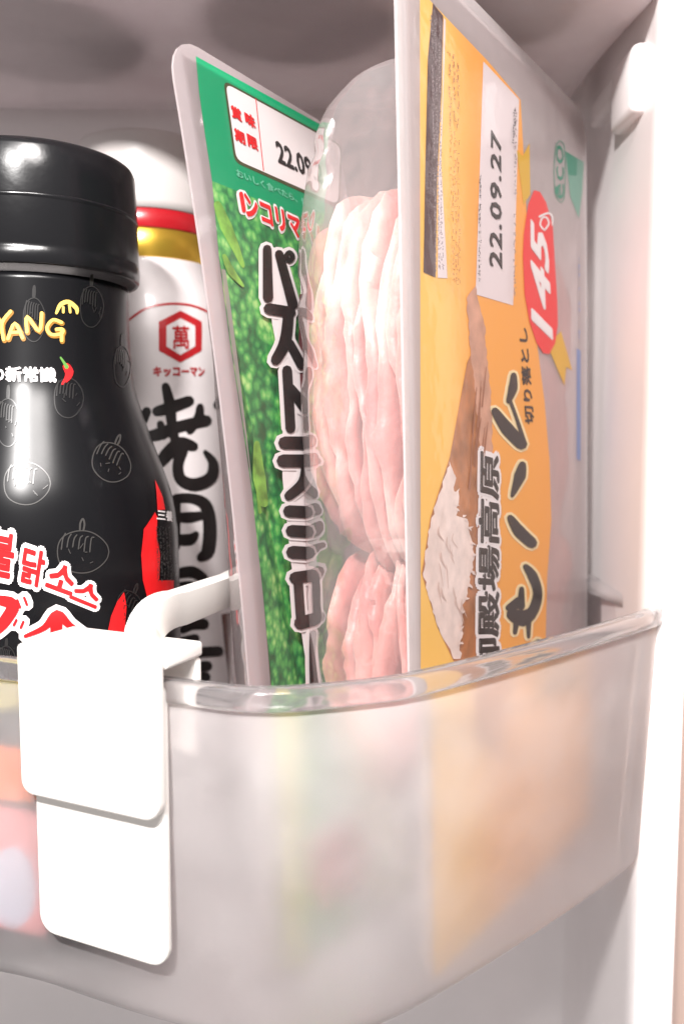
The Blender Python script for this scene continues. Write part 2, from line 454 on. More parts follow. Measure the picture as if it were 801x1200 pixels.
def loft(rings, cap_first=False, cap_last=False, close=False):
    vs = []; fs = []; n = len(rings[0][0])
    for P, z in rings:
        vs += [(p[0], p[1], z if np.isscalar(z) else z[i]) for i, p in enumerate(P)]
    m = len(rings)
    for r in range(m if close else m-1):
        a, b = r*n, ((r+1) % m)*n
        for i in range(n):
            j = (i+1) % n; fs.append((a+i, a+j, b+j, b+i))
    if cap_first: fs.append(tuple(range(n-1, -1, -1)))
    if cap_last: fs.append(tuple(range((m-1)*n, m*n)))
    return vs, fs
def pocket_body(z0, z1, th, fil, draft):
    out, inn = [], []
    for k in range(7):
        t = math.pi/2*k/6
        out.append((fil*(1-math.sin(t)), z0+fil*(1-math.cos(t))))
    out.append((0, z1))
    f2 = fil*.8
    for k in range(7):
        t = math.pi/2*(6-k)/6
        inn.append((th+f2*(1-math.sin(t)), z0+th+f2*(1-math.cos(t))))
    H = z1-z0
    rings = [(offset(OUT, d+draft*(1-(z-z0)/H)), z) for d, z in out]
    rings += [(offset(OUT, th), z1)] + [(offset(OUT, d+draft*(1-(z-z0)/H)), z) for d, z in inn]
    return loft(rings, True, True)

# ------------------------------------------------------------------ the door: liner wall, dike on the right, gasket
liner_plan = [(-20, 32.2), (-8, 32.2), (6.6, 32.2), (7.8, 31.95), (8.55, 31.3), (8.75, 30.3), (8.30, 26.8), (8.28, 23.75), (8.24, 23.3), (8.32, 22.95), (8.6, 22.8), (9.2, 22.72), (11.5, 22.6), (14, 22.5),
              (14, 36), (-20, 36)]
vs = []; fs = []
zz = [-32, -20, -10, 0, 10, 20, 32]
for z in zz: vs += [(x, y, z) for x, y in liner_plan]
n = len(liner_plan)
for r in range(len(zz)-1):
    for i in range(n): fs.append((r*n+i, r*n+(i+1) % n, (r+1)*n+(i+1) % n, (r+1)*n+i))
fs += [tuple(range(n)), tuple(range((len(zz)-1)*n, len(zz)*n))]
liner = mesh('door_liner', vs, fs, M['liner'], None)
liner['kind'] = 'structure'
bevel(liner, .12, 3)
def box(name, x0, x1, y0, y1, z0, z1, mat, parent, bv=.08):
    v = [(x, y, z) for z in (z0, z1) for y in (y0, y1) for x in (x0, x1)]
    f = [(0, 1, 3, 2), (4, 5, 7, 6), (0, 1, 5, 4), (2, 3, 7, 6), (0, 2, 6, 4), (1, 3, 7, 5)]
    return bevel(mesh(name, v, f, mat, parent), bv)
# sealing strip along the door edge, ribbed in section
gp = [(9.25, 22.70), (9.25, 22.35), (9.45, 22.15), (9.7, 22.3), (10.0, 22.0), (10.4, 21.95), (10.8, 22.2), (10.8, 22.60)]
gv = [(x, y, z) for z in (-32, 32) for x, y in gp]; k = len(gp)
gf = [(i, (i+1) % k, k+(i+1) % k, k+i) for i in range(k)]+[tuple(range(k)), tuple(range(k, 2*k))]
bevel(mesh('gasket', gv, gf, M['gasket'], liner), .1)
# support boss that carries the pocket above
p = at_d(737, 66, 25.2); q = at_d(737, 146, 25.2)
box('support_boss', 7.9, 8.75, 24.2, 26.2, q[2], p[2], M['liner'], liner, .22)
p = at_d(735, 60, 27); 
box('support_rib', 8.15, 8.95, 26.6, 29.2, 10.1, 10.9, M['liner'], liner, .2)

# ------------------------------------------------------------------ the pocket above
UP_Z = 11.3
up = thing('upper_pocket', (0, 24, UP_Z), 'frosted translucent plastic door pocket above the bottles, seen from below', 'door pocket')
v, f = pocket_body(UP_Z, UP_Z+7.2, .22, .75, .3)
mesh('pocket_body', v, f, M['frost_up'], up, True)
rr = [(offset(OUT, -.16), UP_Z+7.2), (offset(OUT, .34), UP_Z+7.2), (offset(OUT, .34), UP_Z+7.7), (offset(OUT, -.16), UP_Z+7.7)]
v, f = loft(rr, close=True); mesh('rim', v, f, M['rim'], up)

def lathe(prof, cx, cyy, seg=48):
    vs = []; fs = []
    for r, z in prof:
        for i in range(seg):
            t = 2*math.pi*i/seg; vs.append((cx+r*math.sin(t), cyy-r*math.cos(t), z))
    for k in range(len(prof)-1):
        for i in range(seg):
            j = (i+1) % seg; fs.append((k*seg+i, k*seg+j, (k+1)*seg+j, (k+1)*seg+i))
    fs.append(tuple(range(seg))); fs.append(tuple(range((len(prof)-1)*seg, len(prof)*seg)))
    return vs, fs
def jar(cx, cyy, r, h, colour, lidcol, label, name):
    z = UP_Z+.24
    t = thing(name, (cx, cyy, z), label, 'jar', 'jars standing in the pocket above')
    v, f = lathe([(r*.62, z+.12), (r*.80, z), (r*.94, z+.1), (r, z+.5), (r, z+h*.7), (r*.8, z+h*.8), (r*.8, z+h*.84)], cx, cyy)
    mesh('glass_body', v, f, colour, t, True)
    v, f = lathe([(r*.86, z+h*.84), (r*.86, z+h*.97), (r*.82, z+h)], cx, cyy); mesh('lid', v, f, lidcol, t)
M['jar1'] = plain('jar_grey_content', (.80, .76, .77), .3)
M['jar2'] = plain('jar_brown_content', (.66, .36, .14), .3)
M['jar3'] = plain('jar_dark_content', (.76, .72, .73), .3)
jar(-8.6, 25.6, 3.1, 10, M['jar1'], M['white'], 'grey jar above the black bottle, blurred by the pocket floor', 'condiment_jar')
jar(-1.2, 24.6, 2.8, 9, M['jar3'], M['white'], 'dark jar above the green packet, blurred by the pocket floor', 'condiment_jar')
jar(4.2, 24.2, 2.2, 9, M['jar2'], M['white'], 'orange brown jar above the ham packet, blurred by the pocket floor', 'condiment_jar')

# ------------------------------------------------------------------ the pocket in view
lp = thing('door_pocket', (0, 24, FLOOR_Z), 'frosted translucent plastic door pocket holding the bottles and meat packets', 'door pocket')
v, f = pocket_body(FLOOR_Z, RIM_Z-.42, .22, .6, .35)
body = mesh('pocket_body', v, f, M['frost'], lp, True)
body.data.materials.append(M['frost_in'])                # polished inside, etched outside
for i, p_ in enumerate(body.data.polygons):
    if 8*len(OUT) <= i < 15*len(OUT) or i == len(f)-1: p_.material_index = 1
rr = [(offset(OUT, -.02), RIM_Z-.42), (offset(OUT, -.10), RIM_Z-.40), (offset(OUT, -.13), RIM_Z-.34), (offset(OUT, -.13), RIM_Z-.07), (offset(OUT, -.08), RIM_Z),
      (offset(OUT, .26), RIM_Z), (offset(OUT, .31), RIM_Z-.06), (offset(OUT, .31), RIM_Z-.42)]
v, f = loft(rr, close=True); mesh('rim', v, f, M['rim'], lp, True)
# vertical stiffening lip at the right end and the little hook behind it
e0 = at_z(770, 722, RIM_Z)
lip_v = []
for z, dx in ((FLOOR_Z+.75, -.62), (RIM_Z-.425, -.16)):
    for x, y in ((-.30, -.12), (.10, .12), (.10, .5), (-.30, .3)): lip_v.append((e0[0]+x+dx, e0[1]+y+dx*-.25+.33, z))
bevel(mesh('end_lip', lip_v, [(0, 1, 2, 3), (4, 5, 6, 7), (0, 1, 5, 4), (1, 2, 6, 5), (2, 3, 7, 6), (3, 0, 4, 7)], M['rim'], lp), .06)
h0 = at_d(735, 713, 25.4)
box('hook', h0[0]-.22, h0[0]+.2, 25.2, 25.7, RIM_Z+.01, h0[2]+.12, M['rim'], lp, .08)

# ------------------------------------------------------------------ sliding divider clipped over the rim
A = at_d(18, 770, 16.75); B = at_d(205, 800, 15.15)
tdir = (B-A); tdir[2] = 0; LEN = np.linalg.norm(tdir); tdir /= LEN
ndir = np.array([tdir[1], -tdir[0], 0])                 # towards the kitchen
if ndir[1] > 0: ndir = -ndir
dv = thing('bottle_divider', (A[0], A[1], -10.5), 'white plastic sliding bottle divider clipped over the pocket rim', 'divider')
def plate(name, outline, y0, y1, bv):
    """outline: [(s along rim, z)], extruded from y0 to y1 along ndir"""
    o = []
    for yy in (y0, y1):
        for s, z in outline:
            q = A+tdir*s+ndir*yy; o.append((q[0], q[1], z))
    n = len(outline); f = [tuple(range(n)), tuple(range(n, 2*n))]+[(i, (i+1) % n, n+(i+1) % n, n+i) for i in range(n)]
    return bevel(mesh(name, o, f, M['white'], dv), bv, 4)
def rr_outline(s0, s1, z0, z1, r):
    o = []
    for cx, cz, a0 in ((s1-r[0], z0+r[0], -90), (s1-r[1], z1-r[1], 0), (s0+r[2], z1-r[2], 90), (s0+r[3], z0+r[3], 180)):
        i = (0, 1, 2, 3)[len(o)//6]
        for k in range(6):
            t = math.radians(a0+90*k/5); o.append((cx+r[i]*math.cos(t), cz+r[i]*math.sin(t)))
    return o
ztop = -4.10
def s_of(px, py, extra=0.0):
    """plate coordinates of a photo pixel on the divider's outer face"""
    r = ray(px, py); n_ = ndir; t = np.dot(A+ndir*extra, n_)/np.dot(r, n_); q = r*t
    return np.dot(q-A, tdir), q[2]
sL, _ = s_of(19, 800); sR, _ = s_of(183, 860); _, zb = s_of(180, 966); s2, _ = s_of(38, 1000, -.18); s3, _ = s_of(189, 1000, -.18); _, zbb = s_of(165, 1134, -.18)
s4, zl = s_of(20, 930)
plate('front_plate', rr_outline(sL, sR, zb, ztop, (.35, .12, .12, .3)), -.02, -.30, .07)
plate('lower_plate', rr_outline(s2, s3, zbb, ztop-.6, (.4, .1, .1, .4)), -.305, -.50, .06)
plate('bridge', rr_outline(sL+.1, sR+.02, ztop-.25, ztop+.06, (.08, .08, .08, .08)), -.32, -1.55, .07)
plate('inner_leg', rr_outline(sR-.85, sR-.02, ztop-2.3, ztop-.26, (.1, .1, .1, .1)), -1.36, -1.55, .05)
# arm: flat bar rising off the bridge and running back between the bottle and the packets
path = []
def qb(a, b, c, t): return a*(1-t)**2+b*2*t*(1-t)+c*t*t
a0 = at_d(168, 752, 16.55); a1 = at_d(172, 716, 16.7); a2 = at_d(208, 712, 18.2); a3 = at_d(268, 690, 21.0); a4 = at_d(300, 672, 23.3)
pts = [a0+(0, 0, -.35)] + [qb(a0, a1, a2, t) for t in np.linspace(0, 1, 9)] + [a2*(1-t)+a3*t for t in np.linspace(.2, 1, 6)] + [a4]
av = []; af = []
for i, p in enumerate(pts):
    d = pts[min(i+1, len(pts)-1)]-pts[max(i-1, 0)]; d = d/np.linalg.norm(d)
    sd = np.cross(d, np.array([0, 0, 1.0])); sd = sd/ (np.linalg.norm(sd)+1e-9)
    sd = np.array([.93, -.36, 0]) if i < 9 else sd
    upv = np.cross(sd, d); upv /= np.linalg.norm(upv)
    for sx, sz in ((-.24, -.36), (.24, -.36), (.24, .36), (-.24, .36)): av.append(tuple(p+sd*sx+upv*sz))
for i in range(len(pts)-1):
    for k in range(4): af.append((i*4+k, i*4+(k+1) % 4, i*4+4+(k+1) % 4, i*4+4+k))
af += [(0, 1, 2, 3), tuple(range(len(av)-4, len(av)))]
bevel(mesh('arm', av, af, M['white'], dv), .08, 3)

# ------------------------------------------------------------------ bottles
def smooth_prof(prof, win=.35):
    P = np.array(prof); z = P[:, 1]; zz = np.arange(z.min(), z.max()+.001, .05)
    r = np.interp(zz, z, P[:, 0]); k = max(1, int(win/.05)); pad = np.r_[np.full(k, r[0]), r, np.full(k, r[-1])]
    ker = np.hanning(2*k+1); ker /= ker.sum()
    return zz, np.convolve(pad, ker, 'valid')
class Lathe:
    def __init__(self, cx, cyy, zz, rr): self.c = (cx, cyy); self.zz, self.rr = zz, rr; self.R = float(rr.max())
    def __call__(self, a, b, off=0):
        r = np.interp(b, self.zz, self.rr)+off; t = a/self.R
        return np.array([self.c[0]+r*math.sin(t), self.c[1]-r*math.cos(t), b])
FZ = FLOOR_Z+.225
# black hot-sauce bottle
BD = 21.75
bx = (50-400.5)/F*BD
pz = lambda y, d: at_d(50, y, d)[2]
def rpx(w, d=BD): return w/F*d*.985
neck_z = pz(318, BD-2.1)
bb = thing('sauce_bottle', (bx, BD, FZ), 'glossy black hot sauce bottle with red lettering behind the white divider', 'bottle')
zz_, rr_ = smooth_prof([(3.0, FZ), (rpx(158), FZ+.5), (rpx(158), pz(690, BD)), (rpx(157), pz(620, BD)), (rpx(150), pz(575, BD)), (rpx(128), pz(515, BD)), (rpx(108), pz(455, BD)), (rpx(104), pz(400, BD)), (rpx(104), neck_z)], .7)
bs = Lathe(bx, BD, zz_, rr_)
v, f = lathe([(r, z) for z, r in zip(zz_[::3], rr_[::3])]+[(rr_[-1], zz_[-1])], bx, BD, 72)
mesh('bottle_body', v, f, M['black'], bb, True)
ct = pz(156, BD-2.35); cb = pz(309, BD-2.35); cr = rpx(117); step = pz(287, BD-2.35)
v, f = lathe([(cr*.55, cb+.3), (cr*.95, cb+.02), (cr*.985, cb), (cr*1.0, cb+.06), (cr*1.004, step-.05), (cr*.992, step+.0), (cr*1.0, step+.05), (cr*.985, ct-.75), (cr*.975, ct-.2), (cr*.955, ct-.08), (cr*.92, ct-.02), (cr*.6, ct)], bx, BD, 96)
cap = mesh('cap', v, f, M['capblack'], bb, True)
v, f = lathe([(cr*.99+.004, step+1.05), (cr*.998, step+1.08), (cr*.998, step+1.13), (cr*.985+.004, step+1.16)], bx, BD, 96)
mesh('cap_seam', v[:], f[:-2], M['capblack'], cap, True)
bp_ = Print(bs, (0, 1.0), True)
# faded pictures of bombs around the wrap
def bomb(cx, cyy, w, h, seed, mat, tilt=0.0):
    st = []; r = random.Random(seed)
    co, si = math.cos(tilt), math.sin(tilt)
    T = lambda x, y: (cx+(x*co-y*si)*w/2, cyy+(x*si+y*co)*h/2)
    ring = [T(math.cos(t)*(1+.05*math.cos(3*t)), math.sin(t)*.80+.15) for t in np.linspace(0, 2*math.pi, 22)]
    st.append((ring, 1.3))
    st.append(([T(-.08, -.7), T(-.06, -.95), T(.04, -1.1), T(.1, -.9), T(.06, -.68)], 2.2))
    for k in range(6):
        x = -.8+.22*k
        st.append(([T(x, .05-.1*math.sin(k)), T(x+.06, -.35), T(x+.16, -.55+.03*k)], 1.5))
    for k in range(5):
        a, b = r.uniform(-.5, .8), r.uniform(-.1, .6); st.append(([T(a, b), T(a+r.uniform(-.1, .25), b+r.uniform(-.2, .2))], 1.0))
    bp_.strokes('bomb_picture', st, .012, mat, bb)
bomb(40, 370, 26, 64, 1, M['ghost2']); bomb(107, 355, 27, 60, 2, M['ghost2']); bomb(10, 490, 28, 70, 3, M['ghost2'])
bomb(80, 462, 34, 58, 4, M['ghost2']); bomb(31, 562, 54, 62, 5, M['ghost']); bomb(131, 538, 46, 56, 6, M['ghost'], .35)
bomb(96, 642, 60, 62, 7, M['ghost']); bomb(153, 712, 34, 56, 8, M['ghost2'], .4); bomb(8, 770, 20, 40, 9, M['ghost2']); bomb(143, 425, 20, 60, 10, M['ghost2'])
# brand lettering, gold with a brown edge
ystk = [([(-6, 368), (3, 379)], 4), ([(13, 365), (3, 379), (5, 398)], 4),
        ([(10, 397), (18, 379), (27, 396)], 4), ([(13, 390), (25, 389)], 3.5),
        ([(32, 389), (32, 371), (46, 388), (49, 367)], 4),
        ([(72, 378), (62, 375), (55, 384), (60, 392), (72, 391), (73, 386), (66, 386)], 3.8), ([(72, 389), (72, 399)], 4)]
bp_.strokes('brand_edge', [([(a+1, b+1.4) for a, b in p], w) for p, w in ystk], .014, M['goldshade'], bb, .9)
bp_.strokes('brand_lettering', ystk, .024, M['gold_ink'], bb)
moon = [([(66, 367), (71, 357), (80, 354), (89, 361), (90, 367)], [3, 5, 5, 5, 3]), ([(74, 366), (74, 360)], 3), ([(82, 366), (81, 358)], 3)]
bp_.strokes('brand_mark', moon, .024, M['gold_ink'], bb)
bp_.text('tagline', 'の新常識', (-10, 447), (66, 448), (-10, 430), .016, M['white_ink'], bb, .035)
bp_.strokes('chili_picture', [([(78, 430), (81, 436), (79, 443), (73, 450)], [9, 10, 7, 2])], .016, M['red_ink'], bb)
bp_.strokes('chili_stem', [([(78, 430), (75, 425), (71, 419)], [5, 3, 2])], .020, M['green_stem'], bb)
# Korean title, red on white outline, stepping down to the right
for ch, q in (('불', ((-13, 671), (14, 677), (-8, 622))), ('닭', ((24, 680), (48, 688), (30, 640))), ('소', ((54, 686), (83, 697), (62, 658))), ('스', ((82, 700), (111, 712), (92, 679)))):
    bp_.text('title_outline', ch, *q, .016, M['white_ink'], bb, .155)
    bp_.text('title_lettering', ch, *q, .036, M['red_ink'], bb, .035)
# large katakana under it
big = [([(-6, 702), (16, 708), (6, 728), (-6, 742)], [10, 15, 14, 8]), ([(30, 745), (52, 735), (67, 720), (82, 733), (105, 748)], [4, 7, 12, 8, 4]), ([(66, 722), (66, 760)], 14)]
dots = [([(21, 703), (24, 711)], 3.2), ([(29, 700), (32, 708)], 3.2), ([(20, 726), (17, 732)], 3), ([(28, 728), (25, 735)], 3)]
bp_.strokes('katakana_outline', big+dots, .016, M['white_ink'], bb, 6.0)
bp_.strokes('katakana_lettering', big+dots, .040, M['red_ink'], bb, 0)
# red flames and the small print at the right
bp_.poly('flame', [(181, 562), (190, 582), (193, 597), (184, 598), (183, 580)], .016, M['red_ink'], bb)
bp_.poly('flame', [(181, 600), (184, 606), (183, 625), (187, 650), (186, 680), (203, 680), (203, 706), (190, 720), (174, 708), (167, 680), (165, 650), (168, 620)], .016, M['red_ink'], bb)
bp_.poly('flame', [(145, 694), (148, 710), (146, 735), (142, 750), (124, 750), (130, 722), (137, 705)], .016, M['red_ink'], bb)
bp_.text('maker_print', '三養', (183, 609), (201, 611), (184, 597), .018, M['white_ink'], bb, .03)
for k in range(5): micro(bp_, 'fine_print', (183.5+k*3.6, 617), (183.0+k*3.7, 678), 2.6, .018, M['ghost'], bb, 30+k, 4, 1)
# lower label art that glows through the frosted wall
bp_.poly('label_patch', [(-20, 790), (45, 795), (45, 835), (-20, 835)], .016, M['patch_y'], bb)
bp_.poly('label_patch', [(-20, 872), (60, 882), (50, 940), (-20, 932)], .016, M['patch_o'], bb)
bp_.poly('label_patch', [(-20, 938), (70, 952), (70, 1085), (-20, 1075)], .016, M['patch_p'], bb)
bp_.poly('label_patch', [(22+32*math.cos(t), 1035+46*math.sin(t)) for t in np.linspace(0, 6.28, 18, endpoint=False)], .030, M['patch_b'], bb)

# tall white yakiniku sauce bottle behind it
WD = 28.25
wx = (178-400.5)/F*WD
wz = lambda y: at_d(178, y, WD-2.0)[2]
wb = thing('sauce_bottle', (wx, WD, FZ), 'tall white labelled sauce bottle with black brush lettering, red and gold neck bands', 'bottle')
def wr(w): return w/F*WD*.985
zz2, rr2 = smooth_prof([(2.3, FZ), (wr(94), FZ+.4), (wr(94), wz(430)), (wr(92), wz(390)), (wr(86), wz(350)), (wr(77), wz(318)), (wr(72), wz(300))], .6)
ws = Lathe(wx, WD, zz2, rr2)
v, f = lathe([(r, z) for z, r in zip(zz2[::3], rr2[::3])]+[(rr2[-1], zz2[-1])], wx, WD, 72)
mesh('bottle_body', v, f, M['label_white'], wb, True)
def ring(name, z0, z1, r0, r1, mat):
    v, f = lathe([(r0*.7, z0), (r0-.02, z0), (r0, z0+.03), (r1, z1-.03), (r1-.02, z1), (r1*.7, z1)], wx, WD, 72); return mesh(name, v, f, mat, wb, True)
ring('gold_band', wz(300)+.005, wz(266), wr(72), wr(74), M['band_gold'])
ring('red_band', wz(266)+.005, wz(243), wr(75), wr(75), M['band_red'])
v, f = lathe([(wr(60), wz(243)+.006), (wr(76), wz(243)+.01), (wr(76.5), wz(232)), (wr(77), wz(172)), (wr(76.5), wz(158)), (wr(74), wz(151)), (wr(69), wz(148)), (wr(40), wz(147))], wx, WD, 72)
mesh('cap', v, f, M['capwhite'], wb, True)
wp = Print(ws, (0.8, 2.0), True)
wp.strokes('label_arch', [([(130, 392), (150, 376), (170, 362), (190, 357), (208, 356), (228, 359), (248, 368), (265, 380)], 2.6)], .014, M['dark_red'], wb)
hexo = [(211, 364), (236, 377), (236, 411), (211, 425), (186, 411), (186, 377)]
hexi = [(211, 373), (228, 382), (228, 406), (211, 416), (195, 406), (195, 382)]
wp.poly('crest_hexagon', hexo, .014, M['dark_red'], wb)
wp.poly('crest_field', hexi, .026, M['label_white'], wb)
wp.text('crest_character', '萬', (202, 409), (221, 409), (202, 382), .036, M['dark_red'], wb, .015)
wp.text('maker_lettering', 'キッコーマン', (180, 441), (239, 441), (180, 430), .014, M['dark_red'], wb, .05)
brush = [  # 焼
    ([(149, 462), (154, 480), (153, 505)], [10, 13, 9]), ([(172, 482), (166, 496), (158, 507)], [8, 8, 4]),
    ([(194, 453), (199, 475), (201, 496), (205, 517)], [7, 11, 9, 8]), ([(184, 482), (199, 478), (221, 470)], [9, 12, 10]), 
    ([(161, 514), (185, 509), (210, 500), (241, 493)], [7, 12, 11, 11]), ([(234, 477), (232, 490), (222, 505)], [6, 9, 6]), ([(188, 497), (191, 510)], [6, 8]),
    ([(187, 542), (195, 533), (210, 520), (226, 523)], [8, 13, 14, 9]), ([(195, 536), (186, 547)], [9, 5]), ([(213, 528), (208, 546), (212, 562), (228, 568), (246, 560), (249, 543), (240, 530)], [11, 10, 11, 13, 12, 9, 3]),
    ([(258, 465), (254, 475)], [4, 7]),
    # 肉
    ([(206, 584), (225, 584), (240, 592), (245, 615), (243, 645), (235, 653)], [8, 9, 12, 13, 13, 8]), ([(206, 606), (222, 606), (235, 604)], [8, 10, 7]), ([(205, 632), (222, 632), (229, 626)], [10, 11, 5]), ([(207, 590), (206, 640)], [6, 7]),
    # 屋, partly behind the arm
    ([(207, 672), (225, 670), (238, 678)], [9, 11, 9]), ([(206, 688), (222, 686), (235, 690)], [8, 8, 6]), ([(212, 700), (232, 700)], 8), ([(214, 738), (224, 732), (238, 731)], [6, 9, 10]), ([(212, 752), (228, 748)], [9, 8]), ([(213, 768), (236, 764), (255, 763)], [8, 9, 9]),
    ([(214, 785), (228, 782), (242, 780)], [9, 10, 9]), ([(216, 796), (240, 793)], 9), ([(222, 770), (222, 800)], 9),
    ([(215, 830), (240, 826)], 10), ([(222, 815), (225, 860), (244, 868)], 10), ([(214, 900), (246, 896)], 10), ([(226, 885), (224, 930)], 10)]
wp.strokes('brush_lettering', brush, .014, M['ink'], wb, 1.4)
wp.poly('sauce_window', [(259, 720), (272, 716), (278, 800), (278, 900), (271, 900), (268, 800), (263, 760)], .014, M['sauce'], wb)

# ------------------------------------------------------------------ meat packets
class Pack:
    def __init__(self, near_px, d, width, wdir):
        """near edge traced top to bottom as photo pixels at depths d; wdir: unit plan direction away from the viewer"""
        P = np.array([at_d(x, y, dd) for (x, y), dd in zip(near_px, d)])[::-1]
        zc = P[:, 2]
        self.cx = np.polyfit(zc, P[:, 0], 2 if len(P) > 2 else 1); self.cy = np.polyfit(zc, P[:, 1], 1)
        self.z0, self.z1 = zc[0], zc[-1]; self.W = width; self.H = self.z1-self.z0
        w = np.array([wdir[0], wdir[1], 0.0]); self.w = w/np.linalg.norm(w); self.n = np.array([self.w[1], -self.w[0], 0.0])
    def __call__(self, a, b, off=0):
        z = self.z0+b
        return np.array([np.polyval(self.cx, z), np.polyval(self.cy, z), z])+self.w*a+self.n*off
def rrect(W_, H_, r, k=6):
    o = []
    for cx, cyy, a0 in ((W_-r, r, -90), (W_-r, H_-r, 0), (r, H_-r, 90), (r, r, 180)):
        for i in range(k+1):
            t = math.radians(a0+90*i/k); o.append((cx+r*math.cos(t), cyy+r*math.sin(t)))
    return o
def dense(o, step=.5):
    q = []
    for i in range(len(o)):
        a, b = np.array(o[i]), np.array(o[(i+1) % len(o)]); n = max(1, int(np.linalg.norm(b-a)/step))
        q += [tuple(a+(b-a)*k/n) for k in range(n)]
    return q
def tub_depth(pk, x, y):
    u0, u1, v0, v1 = pk.tub; uu = (2*x-u0-u1)/(u1-u0); vv = (2*y-v0-v1)/(v1-v0)
    if abs(uu) >= 1 or abs(vv) >= 1: return 0.0
    d = (1-abs(uu)**pk.ex[0])**(1/pk.ex[0])*(1-abs(vv)**pk.ex[1])**(1/pk.ex[1])
    return pk.tub_d*d*pk.lean((vv+1)/2)
def pack_shell(pk, root, tub_d, marg, flange_mat, blister_mat, expo=(6, 3.3), lean=None, mtop=.8):
    pk.tub = (marg*.98, pk.W-marg*.98, marg*1.2, pk.H-mtop); pk.ex = expo; pk.tub_d = tub_d; pk.lean = lean or (lambda t: 1.0)
    # flange: a rim ring with real thickness; tub: moulded bulge behind it; lid film in front
    o = dense(rrect(pk.W, pk.H, 1.0)); cx, cyy = pk.W/2, pk.H/2
    inn = []
    for x, y in o:
        sx = (pk.W-2*marg)/pk.W; sy = (pk.H-2*marg)/pk.H; inn.append((cx+(x-cx)*sx, cyy+(y-cyy)*sy))
    n = len(o)
    vs = [pk(*p, 0) for p in o]+[pk(*p, 0) for p in inn]+[pk(*p, -.05) for p in inn]+[pk(*p, -.05) for p in o]
    fs = []
    for i in range(n):
        j = (i+1) % n
        for r in range(4): a, b = r*n, ((r+1) % 4)*n; fs.append((a+i, a+j, b+j, b+i))
    mesh('flange', vs, fs, flange_mat, root)
    vs = []; fs = []; NU, NV = 60, 120
    for j in range(NV+1):
        for i in range(NU+1):
            # cluster samples to the sides where the wall is steep
            uu = -math.cos(math.pi*i/NU); vv = -math.cos(math.pi*j/NV)
            u0, u1, v0, v1 = pk.tub; x = (u0+u1)/2+uu*(u1-u0)/2; y = (v0+v1)/2+vv*(v1-v0)/2
            cr_ = 1-2*abs(noise.noise(Vector((uu*2.2+vv*1.5, vv*7, 4.2))))          # creases pressed into the thin plastic
            dd = tub_depth(pk, x, y)*(1+.03*noise.noise(Vector((uu*3, vv*6, 1.7)))-.07*max(0, cr_-.55)*(1.6 if vv > .3 else .7))
            vs.append(pk(x, y, -.052-dd))
    for j in range(NV):
        for i in range(NU):
            a = j*(NU+1)+i; fs.append((a, a+1, a+NU+2, a+NU+1))
    sheet('blister_tub', vs, fs, blister_mat, root)
    return o
def lid(pk, root, o, off):
    v, f = tess([np.array(p) for p in rrect(pk.W, pk.H, 1.0)])
    vv = []; NU, NV = 2, 24
    fs = []
    for j in range(NV+1):
        for i in range(NU+1):
            y = .3+(pk.H-.6)*j/NV; x = .3+(pk.W-.6)*i/NU; vv.append(pk(x, y, off))
    for j in range(NV):
        for i in range(NU): a = j*(NU+1)+i; fs.append((a, a+1, a+NU+2, a+NU+1))
    return sheet('lid_film', vv, fs, M['film'], root)
def ham_lump(pk, root, name, u0, v0, w0, ru, rv, rw, mat, seed, fold=.16, freq=5.0):
    bm = bmesh.new(); bmesh.ops.create_icosphere(bm, subdivisions=5, radius=1)
    org = ORIG[root.name]
    for v in bm.verts:
        p = v.co.copy(); e_ = 2.6
        s = (abs(p.x)**e_+abs(p.y)**e_+abs(p.z)**e_)**(-1/e_); q = p*s
        fl = math.sin(freq*(q.x*1.1+q.z*1.6)+1.5*noise.noise(q*1.6+Vector((seed, 0, 0)))*2.2+q.y*1.4)
        k = 1+fold*.55*fl+fold*noise.noise(q*2.3+Vector((0, seed, 0)))+fold*.4*noise.noise(q*6+Vector((seed, 3, 0)))
        q *= k
        x, y = u0+q.x*ru, v0+q.y*rv
        x = min(max(x, pk.tub[0]+.1), pk.tub[1]-.1); lim = tub_depth(pk, x, y)*.93-.05
        v.co = W(pk(x, y, -.06-min(max(.02, w0+q.z*rw), max(.03, lim))))-org
    me = bpy.data.meshes.new(name); bm.to_mesh(me); bm.free()
    return link(name, me, mat, root, True)

# --- green pastrami packet
g_near = [(197, 34), (245, 400), (272, 600), (296, 800), (306, 950), (309, 1160)]
GD = 17.9
gp_ = Pack(g_near, [GD+.25, GD+.1, GD, GD, GD, GD], 6.8, (.505, .863))
gp_.z0 = FZ; gp_.H = gp_.z1-gp_.z0
gb = gp_(4, 0)
gt = thing('meat_packet', gb, 'green packet of sliced pastrami pork leaning beside the white bottle', 'food packet')
go = pack_shell(gp_, gt, 1.5, .75, M['flange'], M['blister'], (4, 3), lambda t: .55+.65*(1-t))
pr = Print(gp_, (2, 10))
left = [(229, 66), (233, 110), (240, 160), (248, 212), (256, 300), (269, 400), (284, 500), (295, 580), (308, 700), (317, 800), (324, 900), (328, 1000), (330, 1112)]
lab = [pr.ab(p) for p in left]
top_r = pr.ab((382, 150)); sl = (top_r-lab[0])/(top_r[0]-lab[0][0])
ur = 5.9
tr_ = lab[0]+sl*(ur-lab[0][0])
mid_l = pr.ab((248, 212)); 
panel = lay('green_band', gp_, [tess([mid_l, lab[2], lab[1], lab[0], tr_, np.array([ur, mid_l[1]])])+(0,)], .012, M['green'], gt)
uw = pr.ab((366, 560))[0]                                # below the band the right part is a clear window
br = lay('broccoli_print', gp_, [tess([lab[-1]]+lab[-2:3:-1]+[mid_l, np.array([ur, mid_l[1]]), np.array([ur, pr.ab((372, 300))[1]]), np.array([uw+.5, pr.ab((370, 330))[1]]), np.array([uw, lab[-1][1]])])+(0,)], .012, M['broccoli'], gt)
